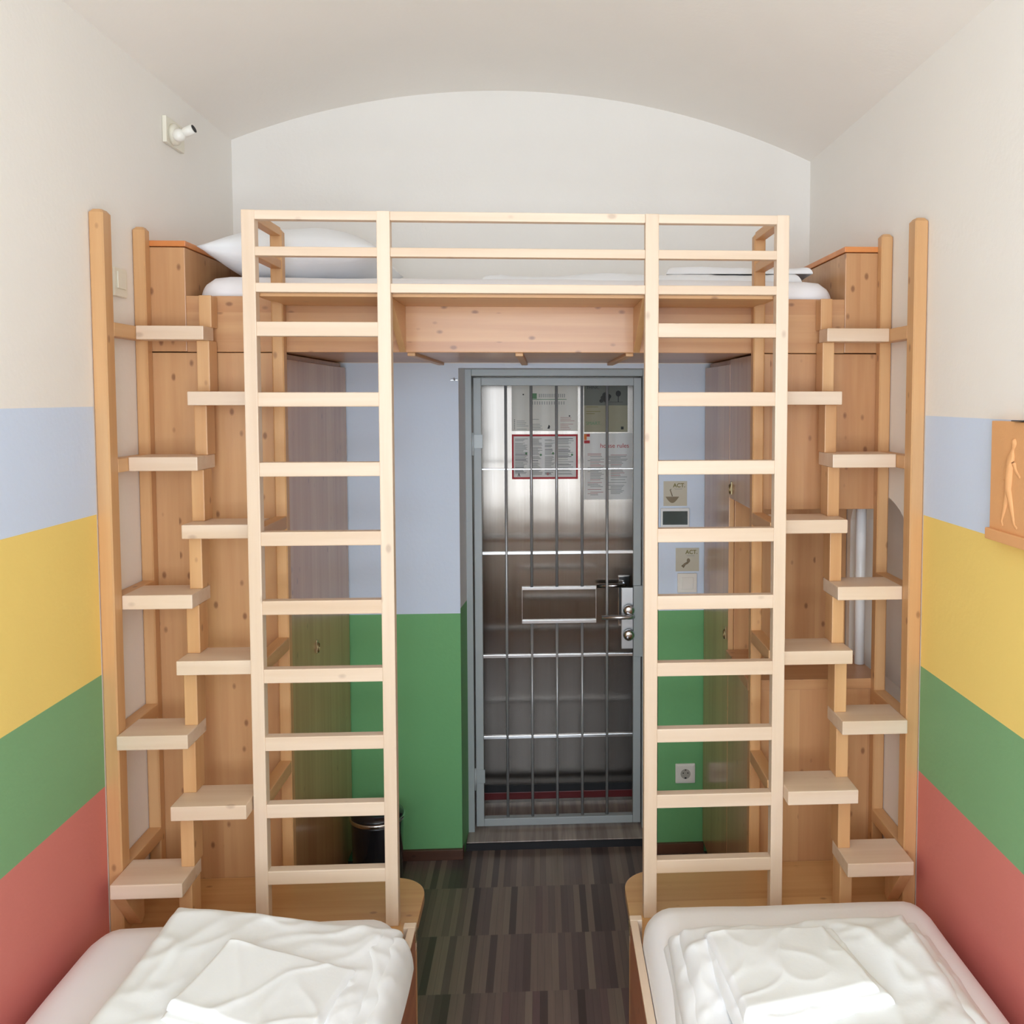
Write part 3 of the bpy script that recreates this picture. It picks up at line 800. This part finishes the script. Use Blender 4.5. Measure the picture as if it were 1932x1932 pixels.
MB_ = MB().tube([(-.287, YB-.001, 1.897), (-.287, YB-.03, 1.897), (-.287, YB-.032, 1.905)], .0022, 8).box(-.305, -.275, YB-.004, YB-.0003, 1.894, 1.900, .001)
tag(MB_.build('wall_hook', M['brushed'], origin=(-.287, YB, 1.897)), 'tiny metal hook on the blue wall beside the gate', 'hook')

# terracotta plaque with a walking figure
pl = thing('relief_plaque', (1.12, -.61, 1.498), 'terracotta relief plaque with walking figure on the right wall', 'plaque')
MB().box(1.112, XW-.001, -.785, -.437, 1.522, 1.774, .002).box(1.102, XW-.001, -.785, -.434, 1.497, 1.5235, .003).build('slab', M['terra'], pl)
def skin(name, m, parent, verts, edges, radii, root, flat):
    me = bpy.data.meshes.new(name)
    base = Vector(parent['_w'])
    me.from_pydata([Vector((v[0], v[1], v[2]+ZO))-base for v in verts], edges, [])
    o = bpy.data.objects.new(name, me); COL.objects.link(o); o.parent = parent
    sk = o.modifiers.new('skin', 'SKIN'); sk.use_smooth_shade = True
    for i, r in enumerate(radii): me.skin_vertices[0].data[i].radius = (r*flat[0], r*flat[1])
    for i in range(len(radii)): me.skin_vertices[0].data[i].use_root = (i == root)
    o.modifiers.new('sub', 'SUBSURF').render_levels = 2
    me.materials.append(m); return o
X0 = 1.1145
def yz(y, z): return (X0, y, z)
V = [yz(-.523, 1.640), yz(-.528, 1.668), yz(-.533, 1.697), yz(-.538, 1.712), yz(-.546, 1.726), yz(-.541, 1.738),   # hips, waist, chest, neck, head, crown
     yz(-.522, 1.692), yz(-.507, 1.665), yz(-.500, 1.638),                                                  # back arm
     yz(-.540, 1.690), yz(-.553, 1.664), yz(-.574, 1.650),                                                  # front arm
     yz(-.518, 1.608), yz(-.506, 1.574), yz(-.493, 1.545), yz(-.501, 1.534),                                 # back leg
     yz(-.530, 1.606), yz(-.541, 1.573), yz(-.551, 1.543), yz(-.566, 1.536)]                                 # front leg
Ed = [(0, 1), (1, 2), (2, 3), (3, 4), (4, 5), (2, 6), (6, 7), (7, 8), (2, 9), (9, 10), (10, 11), (0, 12), (12, 13), (13, 14), (14, 15), (0, 16), (16, 17), (17, 18), (18, 19)]
Rd = [.0125, .0105, .0125, .0045, .0088, .0072, .0065, .0050, .0040, .0065, .0052, .0042, .0088, .0062, .0042, .0040, .0088, .0064, .0044, .0042]
skin('carved_figure', M['terra'], pl, V, Ed, Rd, 0, (1.1, 1.25))
tag(MB().tube([(1.1155, -.60, 1.778), (XW, -.60, 1.782)], .003).box(1.105, XW-.001, -.66, -.54, 1.7755, 1.7775).build('hanging_clip', M['dark'], pl))

# pedal bin by the cabinet
t = thing('pedal_bin', (-.575, .95, FL), 'black pedal bin with chrome rim behind the left ladder', 'bin')
bc = (-.575, .95, FL)
MB().lathe([(.088, 0), (.092, .004), (.098, .270), (.1, .280), (0, .280)], bc, 48).build('body', M['blackpl'], t)
MB().lathe([(.1025, .279), (.1045, .283), (.1045, .291), (.1015, .295)], bc, 48).build('rim', M['chrome'], t)
MB().lathe([(.101, .292), (.098, .303), (.075, .316), (.04, .323), (0, .325)], bc, 48).build('lid', M['blackpl'], t)
MB().box(-.595, -.555, .835, .865, FL+.012, FL+.02, .002).build('pedal', M['blackpl'], t)

# ================================================================== CAMERA
Rm = Matrix(((math.cos(0), 0, 0), (0, 1, 0), (0, 0, 1)))
def cam_basis(rx, ry, rz):
    A = Matrix.Rotation(rz, 3, 'Z') @ Matrix.Rotation(rx, 3, 'X') @ Matrix.Rotation(ry, 3, 'Y')
    return A
A = cam_basis(-0.05681713703204605, 0.0003887232013539783, -0.05710279096457193)
right, fwd, up = A.col[0], A.col[1], A.col[2]
cd = bpy.data.cameras.new('camera'); cam = bpy.data.objects.new('camera', cd); COL.objects.link(cam)
mw = Matrix.Identity(4)
for i, ax in enumerate((right, up, -fwd)):
    for k in range(3): mw[k][i] = ax[k]
mw.translation = Vector((0.06269665602543051, -2.5532986360516547, 1.83+ZO))
cam.matrix_world = mw
cd.sensor_fit = 'HORIZONTAL'; cd.sensor_width = 36; cd.lens = 1750/1932*36
cd.shift_x = (966-1124.6789656584192)/1932; cd.shift_y = (848.4409675386642-966)/1932
cd.clip_start = .02
SC.camera = cam

# ================================================================== LIGHT: daylight through the window behind the viewer, plus an added fill lamp on the sill
w = bpy.data.worlds.new('sky'); SC.world = w; w.use_nodes = True
w.node_tree.nodes['Background'].inputs[0].default_value = (.78, .88, 1, 1); w.node_tree.nodes['Background'].inputs[1].default_value = 1.5
la = bpy.data.lights.new('window_daylight', 'AREA'); la.shape = 'RECTANGLE'; la.size = 2*WX-.1; la.size_y = WZ1-WZ0-.1
la.energy = 72; la.color = (.775, .89, 1.02)
lo = bpy.data.objects.new('window_daylight', la); COL.objects.link(lo)
lo.location = (0, YF-.09, (WZ0+WZ1)/2+ZO); lo.rotation_euler = (PI/2, 0, 0)

t = thing('added_fill_lamp', (.0, YF-.035, WZ0+.012), 'added white globe fill lamp on the window sill opposite the door', 'lamp')  # added globe, out of view behind the camera, to brighten ceiling and walls
gm = NT('fill_lamp_globe'); gm.b.inputs['Emission Color'].default_value = (.83, .91, 1.02, 1); gm.b.inputs['Emission Strength'].default_value = 40
lz = WZ0+.012
MB().lathe([(.055, 0), (.055, .012), (.018, .02), (.018, .045), (0, .045)], (0, YF-.035, lz), 28).build('base', M['white'], t)
MB().ball((0, YF-.035, lz+.045+.118), .12).build('globe', gm.m, t)

SC.view_settings.view_transform = 'Standard'; SC.view_settings.look = 'None'
SC.view_settings.gamma = 1; SC.view_settings.use_curve_mapping = False
SC.view_settings.exposure = 0.1
SC.cycles.max_bounces = 10; SC.cycles.diffuse_bounces = 7; SC.cycles.glossy_bounces = 5
SC.cycles.caustics_reflective = False; SC.cycles.caustics_refractive = False
for o in bpy.data.objects:
    if '_w' in o: del o['_w']
